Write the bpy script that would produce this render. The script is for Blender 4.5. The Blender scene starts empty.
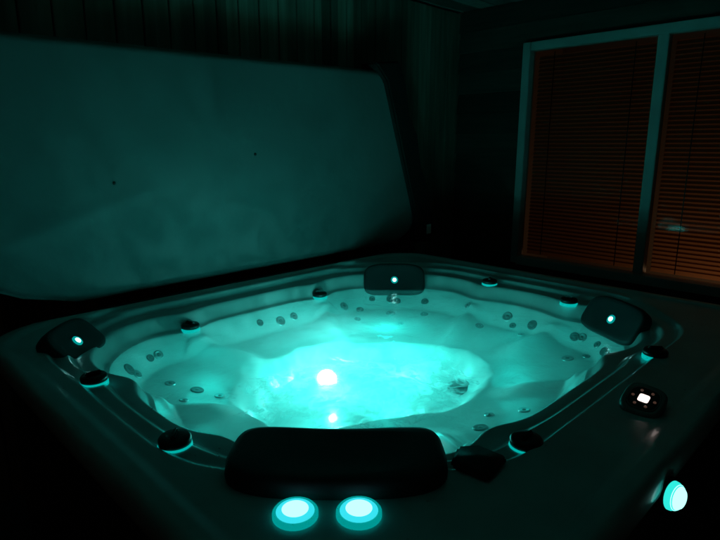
import bpy, bmesh, math, random
from mathutils import Vector, Matrix, noise
random.seed(4)
S=math.sqrt(.5)
TUBROT=math.radians(45)
sc=bpy.context.scene
sc.view_settings.view_transform='Standard'; sc.view_settings.look='None'; sc.view_settings.exposure=0
# everything is modelled in (u,v,z) coordinates; the site root turns them 45 degrees
ROT=Matrix.Rotation(TUBROT,4,'Z')
def empty(name):
    e=bpy.data.objects.new(name,None); sc.collection.objects.link(e); e.matrix_world=ROT.copy(); e.empty_display_size=.1
    return e
def mk(name,verts,faces,mat=None,parent=None,smooth=False,loc=None,rot=None):
    m=bpy.data.meshes.new(name); m.from_pydata([tuple(v) for v in verts],[],faces); m.update()
    o=bpy.data.objects.new(name,m); sc.collection.objects.link(o)
    if mat: m.materials.append(mat)
    if smooth:
        for p in m.polygons:p.use_smooth=True
    L=Matrix.Identity(4)
    if loc is not None: L=Matrix.Translation(Vector(loc))
    if rot is not None: L=L@rot.to_4x4()
    if parent: o.parent=parent; o.matrix_local=L
    else: o.matrix_world=ROT@L
    return o
def from_bm(name,bm,mat,parent=None,smooth=False,loc=None,rot=None):
    bmesh.ops.recalc_face_normals(bm,faces=bm.faces)
    vs=[v.co.copy() for v in bm.verts]; bm.verts.index_update()
    fs=[[v.index for v in f.verts] for f in bm.faces]; bm.free()
    return mk(name,vs,fs,mat,parent,smooth,loc,rot)
def boxbm(bm,c,s,bev=0):
    b=bmesh.new(); bmesh.ops.create_cube(b,size=1,matrix=Matrix.Translation(Vector(c))@Matrix.Diagonal((s[0],s[1],s[2],1)))
    if bev: bmesh.ops.bevel(b,geom=list(b.edges),offset=bev,segments=2,affect='EDGES')
    me=bpy.data.meshes.new("t"); b.to_mesh(me); b.free(); bm.from_mesh(me); bpy.data.meshes.remove(me)
def box(name,c,s,mat,parent=None,bev=0):
    bm=bmesh.new(); boxbm(bm,c,s,bev); return from_bm(name,bm,mat,parent)
def lathe(name,prof,mat,parent,loc,rot=None,n=28,sx=1,sy=1,ex=2):
    vs=[];fs=[]
    for r,z in prof:
        for i in range(n):
            a=2*math.pi*i/n; q=(abs(math.cos(a))**ex+abs(math.sin(a))**ex)**(-1/ex)*r
            vs.append((q*math.cos(a)*sx,q*math.sin(a)*sy,z))
    for k in range(len(prof)-1):
        for i in range(n):
            j=(i+1)%n; fs.append([k*n+i,k*n+j,(k+1)*n+j,(k+1)*n+i])
    if prof[0][0]>1e-6: fs.append(list(range(n))[::-1])
    if prof[-1][0]>1e-6: fs.append([(len(prof)-1)*n+i for i in range(n)])
    return mk(name,vs,fs,mat,parent,True,loc,rot)
# ---------- materials
def mat(name,base=(.5,.5,.5),rough=.5,spec=.5,coat=0,metal=0):
    m=bpy.data.materials.new(name); m.use_nodes=True; nt=m.node_tree; b=nt.nodes['Principled BSDF']
    b.inputs['Base Color'].default_value=(*base,1); b.inputs['Roughness'].default_value=rough
    b.inputs['Specular IOR Level'].default_value=spec; b.inputs['Coat Weight'].default_value=coat; b.inputs['Metallic'].default_value=metal
    return m,nt,b
def N(nt,t,**k):
    n=nt.nodes.new(t)
    for a,v in k.items():
        if a in n.inputs: n.inputs[a].default_value=v
        else: setattr(n,a,v)
    return n
def noisy(name,c1,c2,scale=(3,3,3),rough=.5,bump=.1,bs=40,spec=.5,coat=0,detail=6,bd=.004):
    m,nt,b=mat(name,c1,rough,spec,coat)
    tc=N(nt,'ShaderNodeTexCoord'); mp=N(nt,'ShaderNodeMapping'); mp.inputs['Scale'].default_value=scale
    nt.links.new(tc.outputs['Object'],mp.inputs[0])
    n=N(nt,'ShaderNodeTexNoise'); n.inputs['Scale'].default_value=1; n.inputs['Detail'].default_value=detail
    nt.links.new(mp.outputs[0],n.inputs['Vector'])
    r=N(nt,'ShaderNodeValToRGB'); r.color_ramp.elements[0].position=.3; r.color_ramp.elements[1].position=.7
    r.color_ramp.elements[0].color=(*c1,1); r.color_ramp.elements[1].color=(*c2,1)
    nt.links.new(n.outputs['Fac'],r.inputs[0]); nt.links.new(r.outputs[0],b.inputs['Base Color'])
    if bump:
        n2=N(nt,'ShaderNodeTexNoise'); n2.inputs['Scale'].default_value=bs; n2.inputs['Detail'].default_value=4
        nt.links.new(tc.outputs['Object'],n2.inputs['Vector'])
        bp=N(nt,'ShaderNodeBump'); bp.inputs['Strength'].default_value=bump; bp.inputs['Distance'].default_value=bd
        nt.links.new(n2.outputs['Fac'],bp.inputs['Height']); nt.links.new(bp.outputs[0],b.inputs['Normal'])
    return m
def emis(name,c,s):
    m,nt,b=mat(name,(.05,.05,.05),.3); b.inputs['Emission Color'].default_value=(*c,1); b.inputs['Emission Strength'].default_value=s
    m.cycles.emission_sampling='NONE'
    return m
ACR=noisy('acrylic_shell',(.50,.53,.52),(.62,.65,.64),(7,7,7),.28,.05,25,coat=.3)
SKIRT=noisy('cabinet_panel',(.035,.033,.032),(.06,.055,.05),(2,2,30),.55,.2,60)
PIL=noisy('pillow_foam',(.018,.019,.02),(.026,.027,.028),(9,9,9),.6,.4,220,bd=.001)
BLK=mat('black_plastic',(.012,.012,.013),.35)[0]
CHR=mat('jet_metal',(.38,.39,.39),.3,metal=1)[0]
GREY=mat('jet_plastic',(.04,.045,.045),.35)[0]
LEDW=emis('led_white_core',(.35,1,.97),9)
LEDB=emis('led_blue_core',(.42,.93,1),1.4)
LEDO=emis('led_blue_outer',(.04,.78,.90),1.0)
LEDT=emis('led_teal_ring',(.0,.75,.68),.55)
LEDT2=emis('led_teal_dim',(.0,.62,.58),.5)
# ---------- TUB
C=(1.645,1.405); HX,HY,RC=1.235,1.075,.24
def outer_r(th):
    dx,dy=math.cos(th),math.sin(th)
    lo,hi=0,2.
    for _ in range(30):
        r=(lo+hi)/2; x,y=abs(r*dx)-(HX-RC),abs(r*dy)-(HY-RC)
        d=math.hypot(max(x,0),max(y,0))+min(max(x,y),0)-RC
        if d>0: hi=r
        else: lo=r
    return lo
def smin(a,b,k=.07):
    h=max(k-abs(a-b),0)/k
    return min(a,b)-h*h*k*.25
def sst(a,b,x):
    t=min(max((x-a)/(b-a),0),1); return t*t*(3-2*t)
U0,U1,V0,V1=.70,2.60,.75,2.32
CAPS=[(.57,1.77),(.57,1.23),(1.18,2.29),(1.97,2.29),(2.66,1.63),(2.62,1.15),(2.04,.57),(1.19,.60)]
BUMPS=[(.72,1.77),(.72,1.23),(1.18,2.27),(1.97,2.27),(2.57,1.65),(2.56,1.15),(2.04,.77),(1.25,.77)]
def din(u,v):
    d=smin(u-U0,U1-u)
    d=smin(d,v-V0); d=smin(d,V1-v)
    d=smin(d,(u+v-(U0+V0+.42))*S,.12)
    d=smin(d,((U1+V1-.36)-(u+v))*S,.12)
    d=smin(d,((u-U0)+(V1-v)-.24)*S,.12)
    d=smin(d,((U1-u)+(v-V0)-.24)*S,.12)
    for (a,b) in BUMPS:
        d-=.05*math.exp(-((u-a)**2+(v-b)**2)/(.11**2))
    return d
FP,FQ=2.28,.02
def dfoot(u,v):
    q,p=(u-v)*S-FQ,(u+v)*S-FP
    x,y=q/.54,(p-.14*q)/.41
    f=1-(abs(x)**2.2+abs(y)**2.2)**(1/2.2)
    return f+.16*noise.noise(Vector((u*3.1,v*3.1,7)))+.05*noise.noise(Vector((u*10,v*10,3)))  # noise frays the foot well edge to imitate refraction by surface ripples
FC=(1.68,1.56)
def H(u,v):
    d=din(u,v)
    z=.95-.018*sst(-.19,-.165,d)-.022*sst(-.13,-.10,d)-.055*sst(-.06,-.02,d)
    z-=.012*sst(-.10,-.02,d)
    z-=.115*sst(-.03,.10,d)
    z-=.05*sst(.08,.40,d)
    f=dfoot(u,v)
    z-=.15*sst(-.02,.24,f)
    if d>0:
        for (a,b) in BUMPS:
            cx,cy=FC[0]-a,FC[1]-b; L=math.hypot(cx,cy); cx/=L;cy/=L
            px,py=u-a,v-b; t=px*cx+py*cy; q=abs(px*cy-py*cx)
            if t>0: z+=.045*math.exp(-(q/.06)**2)*sst(0,.06,d)*(1-sst(.22,.42,t))
    return z
tub=empty('hot_tub')
NA=420
rs=[(i/190.)**.85 for i in range(191)]
vs=[];fs=[]
R=[outer_r(2*math.pi*i/NA) for i in range(NA)]
for s in rs[1:]:
    for i in range(NA):
        a=2*math.pi*i/NA; u=C[0]+s*R[i]*math.cos(a); v=C[1]+s*R[i]*math.sin(a)
        e=(1-s)*R[i]
        vs.append((u,v,H(u,v)+.010*sst(.07,.03,e)))
for off,z in [(.010,.957),(.019,.950),(.026,.938),(.029,.922),(.027,.905),(.018,.892),(.0,.887),(-.03,.885)]:
    for i in range(NA):
        a=2*math.pi*i/NA; r=R[i]+off; vs.append((C[0]+r*math.cos(a),C[1]+r*math.sin(a),z))
rings=len(vs)//NA
for k in range(rings-1):
    for i in range(NA):
        j=(i+1)%NA; fs.append([k*NA+i,(k+1)*NA+i,(k+1)*NA+j,k*NA+j])
vs.append((C[0],C[1],H(*C))); ci=len(vs)-1
for i in range(NA): fs.append([ci,i,(i+1)%NA])
mk('shell',vs,fs,ACR,tub,True)
# cabinet with vertical slat grooves
vs=[];fs=[];n=NA
P=[(0.885,-.015),(.84,-.015),(.835,-.025),(.06,-.025),(.055,-.015),(0.0,-.015)]
for z,off in P:
    for i in range(n):
        a=2*math.pi*i/n; g=-.006 if (i%14==0 and off<-.02) else 0; r=R[i]+off+g
        vs.append((C[0]+r*math.cos(a),C[1]+r*math.sin(a),z))
for k in range(len(P)-1):
    for i in range(n):
        j=(i+1)%n; fs.append([k*n+i,(k+1)*n+i,(k+1)*n+j,k*n+j])
mk('cabinet',vs,fs,SKIRT,tub)
# water
def wave(u,v):
    r=math.hypot(u-1.62,v-1.6)
    return .0035*noise.noise(Vector((u*4,v*4,.3)))+.0045*math.exp(-(r/.5)**2)*noise.noise(Vector((u*11,v*11,2.)))
vs=[];fs=[];nx=160;ny=140
for j in range(ny+1):
    for i in range(nx+1):
        u=.58+i*(2.74-.58)/nx; v=.64+j*(2.42-.64)/ny
        vs.append((u,v,.832+wave(u,v)))
for j in range(ny):
    for i in range(nx):
        a=j*(nx+1)+i; fs.append([a,a+1,a+nx+2,a+nx+1])
WM=bpy.data.materials.new('spa_water'); WM.use_nodes=True; nt=WM.node_tree; nt.nodes.clear()
out=N(nt,'ShaderNodeOutputMaterial'); tr=N(nt,'ShaderNodeBsdfTransparent'); tr.inputs[0].default_value=(.86,.97,.96,1)
tl=N(nt,'ShaderNodeBsdfTranslucent'); tl.inputs[0].default_value=(.6,.8,.8,1)
gl=N(nt,'ShaderNodeBsdfGlossy'); gl.inputs['Roughness'].default_value=.04
fr=N(nt,'ShaderNodeFresnel'); fr.inputs[0].default_value=1.33
tc=N(nt,'ShaderNodeTexCoord'); n1=N(nt,'ShaderNodeTexNoise'); n1.inputs['Scale'].default_value=14; n1.inputs['Detail'].default_value=4; n1.inputs['Distortion'].default_value=.6
bp=N(nt,'ShaderNodeBump'); bp.inputs['Strength'].default_value=.9; bp.inputs['Distance'].default_value=.008
nt.links.new(tc.outputs['Object'],n1.inputs['Vector']); nt.links.new(n1.outputs['Fac'],bp.inputs['Height'])
nt.links.new(bp.outputs[0],gl.inputs['Normal']); nt.links.new(bp.outputs[0],fr.inputs['Normal'])
m1=N(nt,'ShaderNodeMixShader'); m1.inputs[0].default_value=.20
nt.links.new(tr.outputs[0],m1.inputs[1]); nt.links.new(tl.outputs[0],m1.inputs[2])
m2=N(nt,'ShaderNodeMixShader'); nt.links.new(fr.outputs[0],m2.inputs[0]); nt.links.new(m1.outputs[0],m2.inputs[1]); nt.links.new(gl.outputs[0],m2.inputs[2])
nt.links.new(m2.outputs[0],out.inputs[0])
mk('water',vs,fs,WM,tub,True)
# cloud of air bubbles stirred up above the foot well
BP,BQ,BA,BB=2.10,.02,.56,.38
vs=[];fs=[];nb=120
for j in range(nb+1):
    for i in range(nb+1):
        q=(i/nb*2-1)*BA*1.25; p=(j/nb*2-1)*BB*1.25
        rr=math.hypot(q/BA,p/BB)
        P_=BP+p+.14*q; Q_=BQ+q
        u=(P_+Q_)*S; v=(P_-Q_)*S
        vs.append((u,v,.725+.03*noise.noise(Vector((u*6,v*6,5)))-.02*rr))
for j in range(nb):
    for i in range(nb):
        a=j*(nb+1)+i; fs.append([a,a+1,a+nb+2,a+nb+1])
BM=bpy.data.materials.new('bubble_foam'); BM.use_nodes=True; nt=BM.node_tree; nt.nodes.clear()
out=N(nt,'ShaderNodeOutputMaterial'); at=N(nt,'ShaderNodeAttribute'); at.attribute_name='mask'
tc=N(nt,'ShaderNodeTexCoord'); 
def nz(sc_,det,dist=0,off=0):
    n=N(nt,'ShaderNodeTexNoise'); n.inputs['Scale'].default_value=sc_; n.inputs['Detail'].default_value=det; n.inputs['Distortion'].default_value=dist
    nt.links.new(tc.outputs['Object'],n.inputs['Vector']); return n
na=nz(5,5,.8); nbb=nz(14,6,1.8)
def M(op,a,b):
    m=N(nt,'ShaderNodeMath',operation=op)
    for k,x in enumerate((a,b)):
        if isinstance(x,(int,float)): m.inputs[k].default_value=x
        else: nt.links.new(x,m.inputs[k])
    return m.outputs[0]
s1=M('ADD',at.outputs['Fac'],M('MULTIPLY',M('SUBTRACT',na.outputs['Fac'],.5),1.1))
s1=M('ADD',s1,M('MULTIPLY',M('SUBTRACT',nbb.outputs['Fac'],.5),.45))
mr=N(nt,'ShaderNodeMapRange'); mr.interpolation_type='SMOOTHSTEP'; mr.inputs['From Min'].default_value=0; mr.inputs['From Max'].default_value=.3; nt.links.new(s1,mr.inputs['Value'])
mr2=N(nt,'ShaderNodeMapRange'); mr2.inputs['From Min'].default_value=.36; mr2.inputs['From Max'].default_value=.64; mr2.inputs['To Min'].default_value=.1; mr2.inputs['To Max'].default_value=.75; nt.links.new(nbb.outputs['Fac'],mr2.inputs['Value'])
fac=M('MULTIPLY',mr.outputs[0],mr2.outputs[0])
tr=N(nt,'ShaderNodeBsdfTransparent'); tl=N(nt,'ShaderNodeBsdfTranslucent'); tl.inputs[0].default_value=(.9,.95,.95,1)
df=N(nt,'ShaderNodeBsdfDiffuse'); df.inputs[0].default_value=(.85,.9,.9,1)
a1=N(nt,'ShaderNodeMixShader'); a1.inputs[0].default_value=.35; nt.links.new(tl.outputs[0],a1.inputs[1]); nt.links.new(df.outputs[0],a1.inputs[2])
a2=N(nt,'ShaderNodeMixShader'); nt.links.new(fac,a2.inputs[0]); nt.links.new(tr.outputs[0],a2.inputs[1]); nt.links.new(a1.outputs[0],a2.inputs[2]); nt.links.new(a2.outputs[0],out.inputs[0])
fo=mk('bubble_cloud',vs,fs,BM,tub,True)
att=fo.data.attributes.new('mask','FLOAT','POINT')
k=0
for j in range(nb+1):
    for i in range(nb+1):
        q=(i/nb*2-1)*1.25; p=(j/nb*2-1)*1.25
        att.data[k].value=.95-math.hypot(q,p); k+=1
# pillows
def basis(n,up=(0,0,1)):
    n=Vector(n).normalized(); x=Vector(up).cross(n)
    if x.length<1e-4: x=Vector((1,0,0))
    x.normalize(); y=n.cross(x); return Matrix((x,y,n)).transposed()
def pillow(name,c,dirn,w,h,t,tilt,led=True,arch=.10):
    L=math.hypot(*dirn)
    n=Vector((dirn[0]/L*math.cos(tilt),dirn[1]/L*math.cos(tilt),math.sin(tilt)))
    rot=basis(n)
    vs=[];fs=[];na=72;ex=4.2
    prof=[(1.0,-.5),(1.03,-.1),(1.0,.28),(.95,.44),(.86,.5),(.72,.49),(.5,.46),(.25,.44)]
    for s,z in prof:
        for i in range(na):
            a=2*math.pi*i/na; ca,sa=math.cos(a),math.sin(a)
            r=(abs(ca)**ex+abs(sa)**ex)**(-1/ex)
            x=r*ca*w/2; y=r*sa*h/2
            if s<1: x*=1-(1-s)*h/w*1.0 if s>.8 else s; 
            if s<1: y*=s
            elif s>1: x*=1.01;y*=1.03
            y+=.05*h*(1-(2*x/w)**2)
            zz=z*t+ arch*(2*x/w)**2*w*.25
            vs.append((x,y,zz))
    for k in range(len(prof)-1):
        for i in range(na):
            j=(i+1)%na; fs.append([k*na+i,k*na+j,(k+1)*na+j,(k+1)*na+i])
    vs.append((0,.05*h,.44*t)); ci=len(vs)-1; b=(len(prof)-1)*na
    for i in range(na): fs.append([b+i,b+(i+1)%na,ci])
    mk(name,vs,fs,PIL,tub,True,c,rot)
    if led:
        p=Vector(c)+rot@Vector((0,.0,t*.44+.002))
        lathe(name+'_light_ring',[(.021,-.004),(.021,.002),(.016,.006),(.013,.003)],LEDT2,tub,p,rot)
        lathe(name+'_light',[(.0115,0),(.010,.004),(.006,.006),(0,.0065)],LEDW,tub,p+rot@Vector((0,0,.001)),rot)
pillow('pillow_1',(.80,.875,.945),(S,S),.50,.29,.055,math.radians(84),False)
pillow('pillow_2',(2.435,2.145,.875),(-S,-S),.36,.19,.05,math.radians(28))
pillow('pillow_3',(.645,2.19,.925),(S,-S),.29,.17,.055,math.radians(46))
pillow('pillow_4',(2.50,.88,.895),(-.85,.5),.35,.18,.05,math.radians(32))
# rim valve caps with lit collars
for k,(u,v) in enumerate(CAPS):
    z=H(u,v)
    lathe(f'valve_light_{k}',[(.0425,-.01),(.0425,.002),(.041,.0035),(0,.004)],LEDT,tub,(u,v,z))
    lathe(f'valve_cap_{k}',[(.034,.003),(.0405,.006),(.041,.019),(.036,.025),(.02,.026),(0,.0255)],BLK,tub,(u,v,z))
    bm=bmesh.new(); boxbm(bm,(0,0,.030),(.05,.012,.012),.004); from_bm(f'valve_grip_{k}',bm,BLK,tub,False,(u,v,z),Matrix.Rotation(k*.9,3,'Z'))
# near corner lamps
for k,(u,v) in enumerate([(.597,.779),(.688,.691)]):
    z=.955
    lathe(f'corner_lamp_rim_{k}',[(.046,-.01),(.046,.004),(.043,.008),(.040,.006)],LEDT2,tub,(u,v,z))
    lathe(f'corner_lamp_outer_{k}',[(.040,.004),(.036,.009),(.029,.011)],LEDO,tub,(u,v,z))
    lathe(f'corner_lamp_lens_{k}',[(.030,.009),(.022,.014),(0,.016)],LEDB,tub,(u,v,z))
def pad(name,c,pts,th,rotz,m=PIL):
    bm=bmesh.new(); vv=[bm.verts.new((x,y,0)) for x,y in pts]; f=bm.faces.new(vv)
    e=bmesh.ops.extrude_face_region(bm,geom=[f]); bmesh.ops.translate(bm,vec=(0,0,th),verts=[g for g in e['geom'] if isinstance(g,bmesh.types.BMVert)])
    bmesh.ops.bevel(bm,geom=list(bm.edges),offset=.007,segments=3,affect='EDGES')
    return from_bm(name,bm,m,tub,True,c,Matrix.Rotation(rotz,3,'Z'))
pad('speaker_pad',(1.005,.625,H(1.0,.62)-.002),[(-.055,-.05),(.05,-.055),(.062,.02),(.03,.06),(-.045,.045)],.020,.2)
# control panel
u,v=1.575,.455
pr=basis(Vector((-.42,-.12,1)),up=(0,1,0))
PB=mat('panel_grey',(.20,.205,.205),.3)[0]
lathe('panel_bezel',[(.056,-.05),(.058,.004),(.053,.012),(.048,.010)],PB,tub,(u,v,.972),pr,n=48,sx=1.0,sy=.94,ex=3.4)
lathe('panel_face',[(.049,.008),(.043,.0105),(0,.0105)],BLK,tub,(u,v,.972),pr,n=48,sx=1.0,sy=.94,ex=3.4)
def onp(dx,dy,dz): return Vector((u,v,.972))+pr@Vector((dx,dy,dz))
lathe('panel_screen',[(.014,0),(.0135,.002),(0,.002)],emis('screen_glow',(1,.80,.75),1.6),tub,onp(0,0,.0105),pr,n=32,ex=6)
for k in range(6):
    a=k*math.pi/3+.5
    lathe(f'panel_button_{k}',[(.0045,0),(.004,.002),(0,.0025)],emis(f'btn{k}',(1,.5,.35),.05),tub,onp(.031*math.cos(a),.029*math.sin(a),.010),pr,14)
lathe('panel_trim_ring',[(.043,.0095),(.043,.0125),(.0405,.0125),(.0405,.0095)],PB,tub,(u,v,.972),pr,n=48,sy=.94,ex=3.)
# side lamp on the skirt
sr=basis((-.25,-1,.1)); sl=(1.288,.297,.897)
lathe('side_lamp_base',[(.040,-.03),(.040,.004),(.035,.008)],BLK,tub,sl,sr)
lathe('side_lamp_lens',[(.034,.004),(.033,.014),(.028,.024)],emis('led_side_outer',(.03,.85,.75),1.0),tub,sl,sr)
lathe('side_lamp_core',[(.030,.021),(.022,.030),(.010,.035),(0,.036)],emis('led_side',(.40,1,.93),1.6),tub,sl,sr)
# jets
JETS=[(.88,2.33),(.86,2.15),(.87,2.42),(1.02,1.96),(1.07,1.87),(1.78,2.34),(1.55,2.38),(2.35,2.26),(2.25,1.93),(2.45,2.13),(2.53,1.98),(2.30,2.05),(2.42,1.90),(2.60,1.70),(2.53,1.40),(2.60,1.29),(2.6,1.45),(2.60,.99),(2.54,1.05),(2.42,.96),(2.6,.87),(2.50,.80),(2.35,.86),(1.66,.99),(1.54,.95),(1.75,.9),(.95,2.05),(2.1,2.12),(.83,1.55),(.83,1.42),
(2.2,2.2),(2.12,2.25),(2.38,2.12),(2.45,1.55),(2.48,1.32),(2.36,1.02),(2.44,.88),(1.68,2.27),(1.0,2.25),(.78,2.2),(.92,1.88)]
def nrm(u,v):
    e=.004; return Vector((H(u-e,v)-H(u+e,v),H(u,v-e)-H(u,v+e),2*e)).normalized()
for k,(u,v) in enumerate(JETS):
    for _ in range(60):
        if din(u,v)<.035:
            u+=(C[0]-u)*.015; v+=(C[1]-v)*.015
    n=nrm(u,v); z=H(u,v)+.001; rot=basis(n); r=random.choice([.018,.022,.027])
    lathe(f'jet_ring_{k}',[(r,-.004),(r*1.01,.002),(r*.9,.0045),(r*.74,.003)],CHR if k%3 else GREY,tub,(u,v,z),rot,20)
    lathe(f'jet_face_{k}',[(r*.74,.0025),(r*.45,.0008),(r*.35,.003),(r*.15,.005),(0,.005)],GREY,tub,(u,v,z),rot,20)
LU,LV=1.70,1.93
lathe('foot_light_lens',[(.050,-.01),(.046,.008),(.03,.016),(0,.018)],emis('foot_led',(.7,1,.97),8),tub,(LU,LV,H(LU,LV)+.012),basis(nrm(LU,LV)))
lathe('filter_grille',[(.058,-.01),(.058,.008),(.045,.015),(0,.016)],BLK,tub,(2.05,1.38,H(2.05,1.38)+.012),basis((0,0,1)),sx=1.25)
def lamp(name,typ,loc,energy,color,size,rot=None,parent=None,ripple=False):
    l=bpy.data.lights.new(name,typ); l.energy=energy; l.color=color
    if typ=='POINT': l.shadow_soft_size=size
    if ripple:
        # noise in the lamp strength imitates caustic streaks from rippling water
        l.use_nodes=True; nt=l.node_tree; em=nt.nodes['Emission']
        tc=N(nt,'ShaderNodeTexCoord'); n=N(nt,'ShaderNodeTexNoise'); n.inputs['Scale'].default_value=5; n.inputs['Detail'].default_value=3; n.inputs['Distortion'].default_value=1.6
        nt.links.new(tc.outputs['Normal'],n.inputs['Vector'])
        r=N(nt,'ShaderNodeMapRange'); r.inputs['From Min'].default_value=.36; r.inputs['From Max'].default_value=.64; r.inputs['To Min'].default_value=.25; r.inputs['To Max'].default_value=1.8
        nt.links.new(n.outputs['Fac'],r.inputs['Value']); nt.links.new(r.outputs[0],em.inputs['Strength'])
    o=bpy.data.objects.new(name,l); sc.collection.objects.link(o)
    L=Matrix.Translation(Vector(loc))
    if rot is not None: L=L@rot.to_4x4()
    if parent: o.parent=parent; o.matrix_local=L
    else: o.matrix_world=ROT@L
    return o
TEAL=(.02,1,.88)
lamp('foot_lamp','POINT',(1.62,1.80,.65),3.8,(.14,1,.93),.02,None,tub,True)
lamp('foot_fill_b','POINT',(1.68,1.42,.65),2.6,(.08,1,.9),.02,None,tub,True)  # added fill, spreads the glow over the foot well
lamp('foot_fill_c','POINT',(1.38,1.56,.68),1.8,(.04,1,.88),.03,None,tub,True)  # second added fill for the foot well, has no lens
lamp('seat_lamp','POINT',(1.85,1.68,.77),3.6,TEAL,.10,None,tub)  # added fill light for the seats, no fixture behind it
lamp('seat_fill_b','POINT',(2.15,1.18,.755),.55,TEAL,.10,None,tub)  # added fill, brightens the seats at the right corner
lamp('seat_fill_c','POINT',(1.10,1.98,.755),.6,TEAL,.10,None,tub)  # added fill, brightens the seats at the left corner
# water drops splashed on the rim
vs=[];fs=[]
cnt=0
while cnt<170:
    a=random.random()*6.283; s=random.uniform(.72,.985); i=int(a/6.2832*NA)%NA
    u=C[0]+s*R[i]*math.cos(a); v=C[1]+s*R[i]*math.sin(a)
    if din(u,v)>-.02: continue
    if noise.noise(Vector((u*3,v*3,9)))<-.05: continue
    e=(1-s)*R[i]; z=H(u,v)+.010*sst(.07,.03,e); r=random.choice([.0015,.0015,.002,.003]); b=len(vs); m=8
    for rr,zz in ((1,0),(.8,.35),(.4,.55)):
        for k in range(m): vs.append((u+r*rr*math.cos(k*6.283/m),v+r*rr*math.sin(k*6.283/m),z+r*zz))
    vs.append((u,v,z+r*.6))
    for q in range(2):
        for k in range(m): fs.append([b+q*m+k,b+q*m+(k+1)%m,b+(q+1)*m+(k+1)%m,b+(q+1)*m+k])
    for k in range(m): fs.append([b+2*m+k,b+2*m+(k+1)%m,b+3*m])
    cnt+=1
mk('water_drops',vs,fs,mat('drop_water',(.6,.62,.62),.04,1.0,1.0)[0],tub,True)
# ---------- COVER
VIN=noisy('cover_vinyl',(.145,.155,.155),(.185,.195,.195),(1.2,1.2,1.2),.55,.25,9,spec=.3,bd=.02)
VBL=noisy('cover_strap_vinyl',(.008,.008,.008),(.014,.014,.014),(5,5,5),.6,.2,30)
cov=empty('hot_tub_cover')
def zedge(x):
    lo=[(.18,1.22),(.42,1.12),(.60,1.03),(.82,.975),(2.98,.985),(3.12,1.04),(3.17,1.12)]
    hi=[(.18,2.10),(2.84,2.15),(2.88,2.095),(3.17,1.14)]
    def ip(t):
        for (a,b),(c,d) in zip(t,t[1:]):
            if x<=c: return b+(d-b)*max(0,(x-a))/(c-a)
        return t[-1][1]
    return ip(lo),ip(hi)
def cov_v(x,z,side):
    w=.010*noise.noise(Vector((x*1.3,z*1.6,1)))+.004*noise.noise(Vector((x*5+z*3,z*2.,4)))
    w+=.004*math.exp(-((x-.95-(1.5-z)*.25)/.05)**2)
    w-=.005*math.exp(-((z-1.25-.30*(x-.5))/.03)**2)*sst(1.6,.9,x)
    return (2.60 if side==0 else 2.70)+w*(1 if side==0 else .5)+(z-.95)*.03
vs=[];fs=[];nx=150;nz_=60
for side in (0,1):
    for i in range(nx+1):
        x=.18+(3.17-.18)*i/nx; lo,hi=zedge(x)
        for j in range(nz_+1):
            t=j/nz_; z=lo+(hi-lo)*t; e=min(t,1-t)*(hi-lo)
            e=min(e,(x-.18),(3.175-x))
            rd=.02*(1-sst(0,.022,max(e,0)))
            vs.append((x,cov_v(x,z,side)+(rd if side==0 else -rd),z))
MM=(nx+1)*(nz_+1)
for side in (0,1):
    o=side*MM
    for i in range(nx):
        for j in range(nz_):
            a=o+i*(nz_+1)+j; f=[a,a+nz_+1,a+nz_+2,a+1]; fs.append(f if side==0 else f[::-1])
for i in range(nx):
    for j in (0,nz_):
        a=i*(nz_+1)+j; b=a+nz_+1; fs.append([a,b,b+MM,a+MM])
for i in (0,nx):
    for j in range(nz_):
        a=i*(nz_+1)+j; fs.append([a,a+1,a+1+MM,a+MM])
mk('cover_panel',vs,fs,VIN,cov,True)
fl=[(2.74,2.19),(2.98,2.22),(3.05,2.06),(3.08,1.88),(3.17,1.74),(3.21,1.52),(3.30,1.36),(3.33,1.18),(3.38,1.03),(3.30,.96),(3.10,.98),(3.155,1.14),(2.855,2.08)]
bm=bmesh.new(); vv=[bm.verts.new((x,2.56+(z-.95)*.03,z)) for x,z in fl]; f=bm.faces.new(vv)
e=bmesh.ops.extrude_face_region(bm,geom=[f]); bmesh.ops.translate(bm,vec=(0,.15,0),verts=[g for g in e['geom'] if isinstance(g,bmesh.types.BMVert)])
bmesh.ops.bevel(bm,geom=list(bm.edges),offset=.012,segments=2,affect='EDGES'); from_bm('hinge_flap',bm,VBL,cov)
box('care_tag',(3.27,2.545,1.06),(.05,.004,.07),mat('tag_white',(.9,.9,.9),.6)[0],cov)
for k,(x,z) in enumerate([(1.02,1.50),(1.80,1.62)]):
    lathe(f'snap_button_{k}',[(.008,0),(.006,.004),(0,.005)],VBL,cov,(x,cov_v(x,z,0)-.001,z),basis((0,-1,0)),14)
bm=bmesh.new(); boxbm(bm,(1.85,2.545,.93),(2.5,.035,.035),.01); from_bm('lifter_rail',bm,BLK,cov)
for x in (.66,3.04): box('lifter_bracket',(x,2.56,.60),(.05,.04,.66),BLK,cov,.008)
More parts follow.
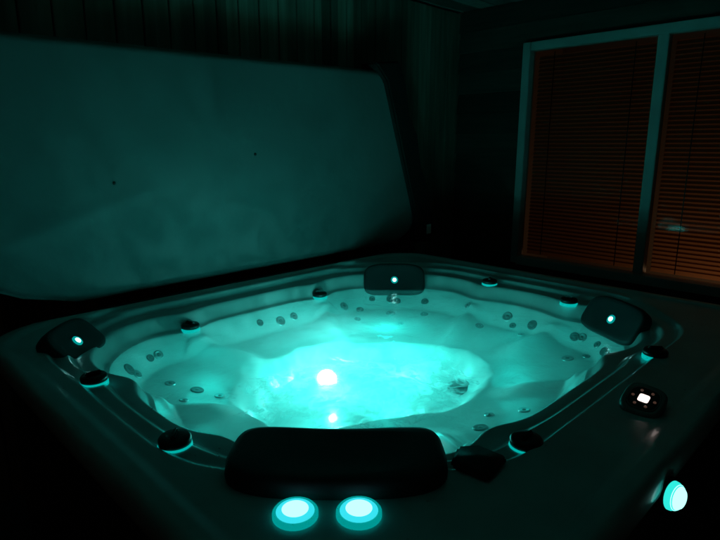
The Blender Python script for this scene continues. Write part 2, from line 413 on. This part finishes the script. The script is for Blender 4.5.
# ---------- SETTING
def planks(name,c1,c2,axis,width,rough=.7):
    m,nt,b=mat(name,c1,rough,.25)
    tc=N(nt,'ShaderNodeTexCoord'); sp=N(nt,'ShaderNodeSeparateXYZ'); nt.links.new(tc.outputs['Object'],sp.inputs[0])
    d=N(nt,'ShaderNodeMath',operation='DIVIDE'); d.inputs[1].default_value=width; nt.links.new(sp.outputs[axis],d.inputs[0])
    fl=N(nt,'ShaderNodeMath',operation='FLOOR'); nt.links.new(d.outputs[0],fl.inputs[0])
    wn=N(nt,'ShaderNodeTexWhiteNoise'); wn.noise_dimensions='1D'; nt.links.new(fl.outputs[0],wn.inputs['W'])
    mp=N(nt,'ShaderNodeMapping'); s=[22,22,22]; s[2 if axis!='Z' else 0]=1.6; 
    if axis=='Z': s=[1.6,1.6,22]
    mp.inputs['Scale'].default_value=s; nt.links.new(tc.outputs['Object'],mp.inputs[0])
    ad=N(nt,'ShaderNodeVectorMath',operation='ADD'); nt.links.new(mp.outputs[0],ad.inputs[0]); nt.links.new(wn.outputs['Color'],ad.inputs[1])
    n=N(nt,'ShaderNodeTexNoise'); n.inputs['Detail'].default_value=6; n.inputs['Scale'].default_value=1; nt.links.new(ad.outputs[0],n.inputs['Vector'])
    r=N(nt,'ShaderNodeValToRGB'); r.color_ramp.elements[0].position=.3; r.color_ramp.elements[1].position=.75
    r.color_ramp.elements[0].color=(*c1,1); r.color_ramp.elements[1].color=(*c2,1); nt.links.new(n.outputs['Fac'],r.inputs[0])
    mu=N(nt,'ShaderNodeMix',data_type='RGBA',blend_type='MULTIPLY'); mu.inputs[0].default_value=1
    mr=N(nt,'ShaderNodeMapRange'); mr.inputs['To Min'].default_value=.45; mr.inputs['To Max'].default_value=1.25; nt.links.new(wn.outputs['Value'],mr.inputs['Value'])
    nt.links.new(r.outputs[0],mu.inputs[6]); nt.links.new(mr.outputs[0],mu.inputs[7]); nt.links.new(mu.outputs[2],b.inputs['Base Color'])
    return m
FENCE=planks('fence_wood',(.22,.165,.13),(.40,.32,.26),'X',.14)
SIDING=planks('siding_wood',(.045,.037,.033),(.075,.062,.055),'Z',.16)
CEIL=planks('ceiling_wood',(.16,.14,.13),(.25,.22,.20),'Y',.15)
gm=noisy('concrete_paving',(.10,.10,.095),(.16,.155,.15),(2,2,2),.85,.3,30)
mk('ground',[(-40,-40,0),(40,-40,0),(40,40,0),(-40,40,0)],[[0,1,2,3]],gm)
wall=bmesh.new(); x=-1.6
while x<4.05:
    w=.138; boxbm(wall,(x+w/2,2.875+random.uniform(-.004,.004),1.36),(w-.006,.022,2.70),.003); x+=.14
from_bm('plank_wall',wall,FENCE)
back=box('wall_backing',(1.22,2.91,1.36),(5.66,.02,2.72),BLK)
back.parent=bpy.data.objects['plank_wall']; back.matrix_parent_inverse=bpy.data.objects['plank_wall'].matrix_world.inverted()
house=empty('house_wall')
WZ0,WZ1,WV0,WV1=.80,2.36,.36,2.21
def lap(bm,v0,v1,z0,z1):
    z=0
    while z<2.72:
        a,b=max(z,z0),min(z+.16,z1)
        if b-a>.005:
            o0=.022*(1-(a-z)/.16); o1=.022*(1-(b-z)/.16)
            P=[(4.03-o0,v0,a),(4.03-o0,v1,a),(4.03-o1,v1,b),(4.03-o1,v0,b),(4.08,v0,a),(4.08,v1,a),(4.08,v1,b),(4.08,v0,b)]
            q=[bm.verts.new(p) for p in P]
            for f in [(0,3,2,1),(4,5,6,7),(0,1,5,4),(2,3,7,6),(1,2,6,5),(0,4,7,3)]: bm.faces.new([q[i] for i in f])
        z+=.16
bm=bmesh.new()
lap(bm,-1.2,WV0-.05,0,2.72); lap(bm,WV1+.05,2.86,0,2.72); lap(bm,WV0-.05,WV1+.05,0,WZ0-.05); lap(bm,WV0-.05,WV1+.05,WZ1+.05,2.72)
from_bm('siding',bm,SIDING,house)
FR=noisy('window_frame_paint',(.32,.325,.32),(.40,.405,.40),(4,4,4),.45,.05,30)
def fr(n,c,s): box(n,c,s,FR,house,.004)
fr('frame_left',(4.01,WV1+.012,(WZ0+WZ1)/2),(.09,.06,WZ1-WZ0+.10)); fr('frame_right',(4.01,WV0-.012,(WZ0+WZ1)/2),(.09,.06,WZ1-WZ0+.10))
fr('frame_top',(4.012,(WV0+WV1)/2,WZ1+.02),(.085,WV1-WV0-.04,.06)); fr('frame_sill',(3.995,(WV0+WV1)/2,WZ0-.025),(.12,WV1-WV0-.04,.06))
fr('mullion',(4.012,1.285,(WZ0+WZ1)/2),(.075,.065,WZ1-WZ0-.02))
GL=bpy.data.materials.new('window_glass'); GL.use_nodes=True; nt=GL.node_tree; nt.nodes.clear()
o_=N(nt,'ShaderNodeOutputMaterial'); t_=N(nt,'ShaderNodeBsdfTransparent'); t_.inputs[0].default_value=(.8,.8,.8,1); g_=N(nt,'ShaderNodeBsdfGlossy'); g_.inputs['Roughness'].default_value=.05; g_.inputs[0].default_value=(.35,.35,.35,1); x_=N(nt,'ShaderNodeMixShader'); f_=N(nt,'ShaderNodeFresnel'); f_.inputs[0].default_value=1.25
nt.links.new(f_.outputs[0],x_.inputs[0]); nt.links.new(t_.outputs[0],x_.inputs[1]); nt.links.new(g_.outputs[0],x_.inputs[2]); nt.links.new(x_.outputs[0],o_.inputs[0])
box('glass',(4.03,(WV0+WV1)/2,(WZ0+WZ1)/2),(.005,WV1-WV0-.02,WZ1-WZ0-.02),GL,house)
SL=bpy.data.materials.new('blind_wood'); SL.use_nodes=True; nt=SL.node_tree; b=nt.nodes['Principled BSDF']; b.inputs['Base Color'].default_value=(.22,.12,.08,1); b.inputs['Roughness'].default_value=.4
t=N(nt,'ShaderNodeBsdfTranslucent'); t.inputs[0].default_value=(.7,.36,.18,1); mx=N(nt,'ShaderNodeMixShader'); mx.inputs[0].default_value=.3
nt.links.new(b.outputs[0],mx.inputs[1]); nt.links.new(t.outputs[0],mx.inputs[2]); nt.links.new(mx.outputs[0],nt.nodes['Material Output'].inputs[0])
bm=bmesh.new()
for (v0,v1) in [(WV0+.03,1.24),(1.33,WV1-.03)]:
    z=WZ0+.03
    while z<WZ1-.03:
        a=math.radians(58); hw=.0175
        dz,du=math.sin(a)*hw,math.cos(a)*hw
        sag=random.uniform(-.0015,.0015)
        q=[bm.verts.new(p) for p in [(4.10-du,v0,z-dz+sag),(4.10-du,v1,z-dz),(4.10,v1,z+.002),(4.10,v0,z+.002+sag),(4.10+du,v1,z+dz),(4.10+du,v0,z+dz+sag)]]
        bm.faces.new([q[0],q[1],q[2],q[3]]); bm.faces.new([q[3],q[2],q[4],q[5]])
        z+=.029
from_bm('blinds',bm,SL,house)
bm=bmesh.new()
for vv_ in (.55,1.08,1.48,2.05): boxbm(bm,(4.072,vv_,(WZ0+WZ1)/2),(.003,.006,WZ1-WZ0-.04))
from_bm('blind_tapes',bm,BLK,house)
RM=noisy('room_paint',(.30,.25,.20),(.34,.28,.22),(1,1,1),.8,0)
bm=bmesh.new()
boxbm(bm,(5.6,1.3,1.35),(.05,3.0,2.7)); boxbm(bm,(4.85,2.75,1.35),(1.5,.05,2.7)); boxbm(bm,(4.85,-.15,1.35),(1.5,.05,2.7)); boxbm(bm,(4.85,1.3,.02),(1.5,2.9,.03)); boxbm(bm,(4.85,1.3,2.66),(1.5,2.9,.03))
from_bm('room_interior',bm,RM,house)
lamp('room_lamp','POINT',(4.55,.75,.55),4.6,(1,.55,.27),.12,None,house)
bm=bmesh.new(); y=-1.2
while y<2.9:
    boxbm(bm,(1.2,y+.07,2.735),(5.7,.142,.02),.002); y+=.15
from_bm('ceiling',bm,CEIL)
# ---------- world
w=bpy.data.worlds.new('World'); sc.world=w; w.use_nodes=True; nt=w.node_tree
sk=N(nt,'ShaderNodeTexSky'); sk.sky_type='NISHITA'; sk.sun_disc=False; sk.sun_elevation=math.radians(0); sk.sun_rotation=math.radians(200)
bg=nt.nodes['Background']; bg.inputs[1].default_value=.003; nt.links.new(sk.outputs[0],bg.inputs[0])
# ---------- camera
cd=bpy.data.cameras.new('Camera'); cam=bpy.data.objects.new('Camera',cd); sc.collection.objects.link(cam)
cam.location=(0,0,1.67); cam.rotation_euler=(math.pi/2-math.atan(125/556.),0,0); cd.sensor_width=36; cd.lens=556/720*36; cd.clip_start=.02; cd.clip_end=200
sc.camera=cam
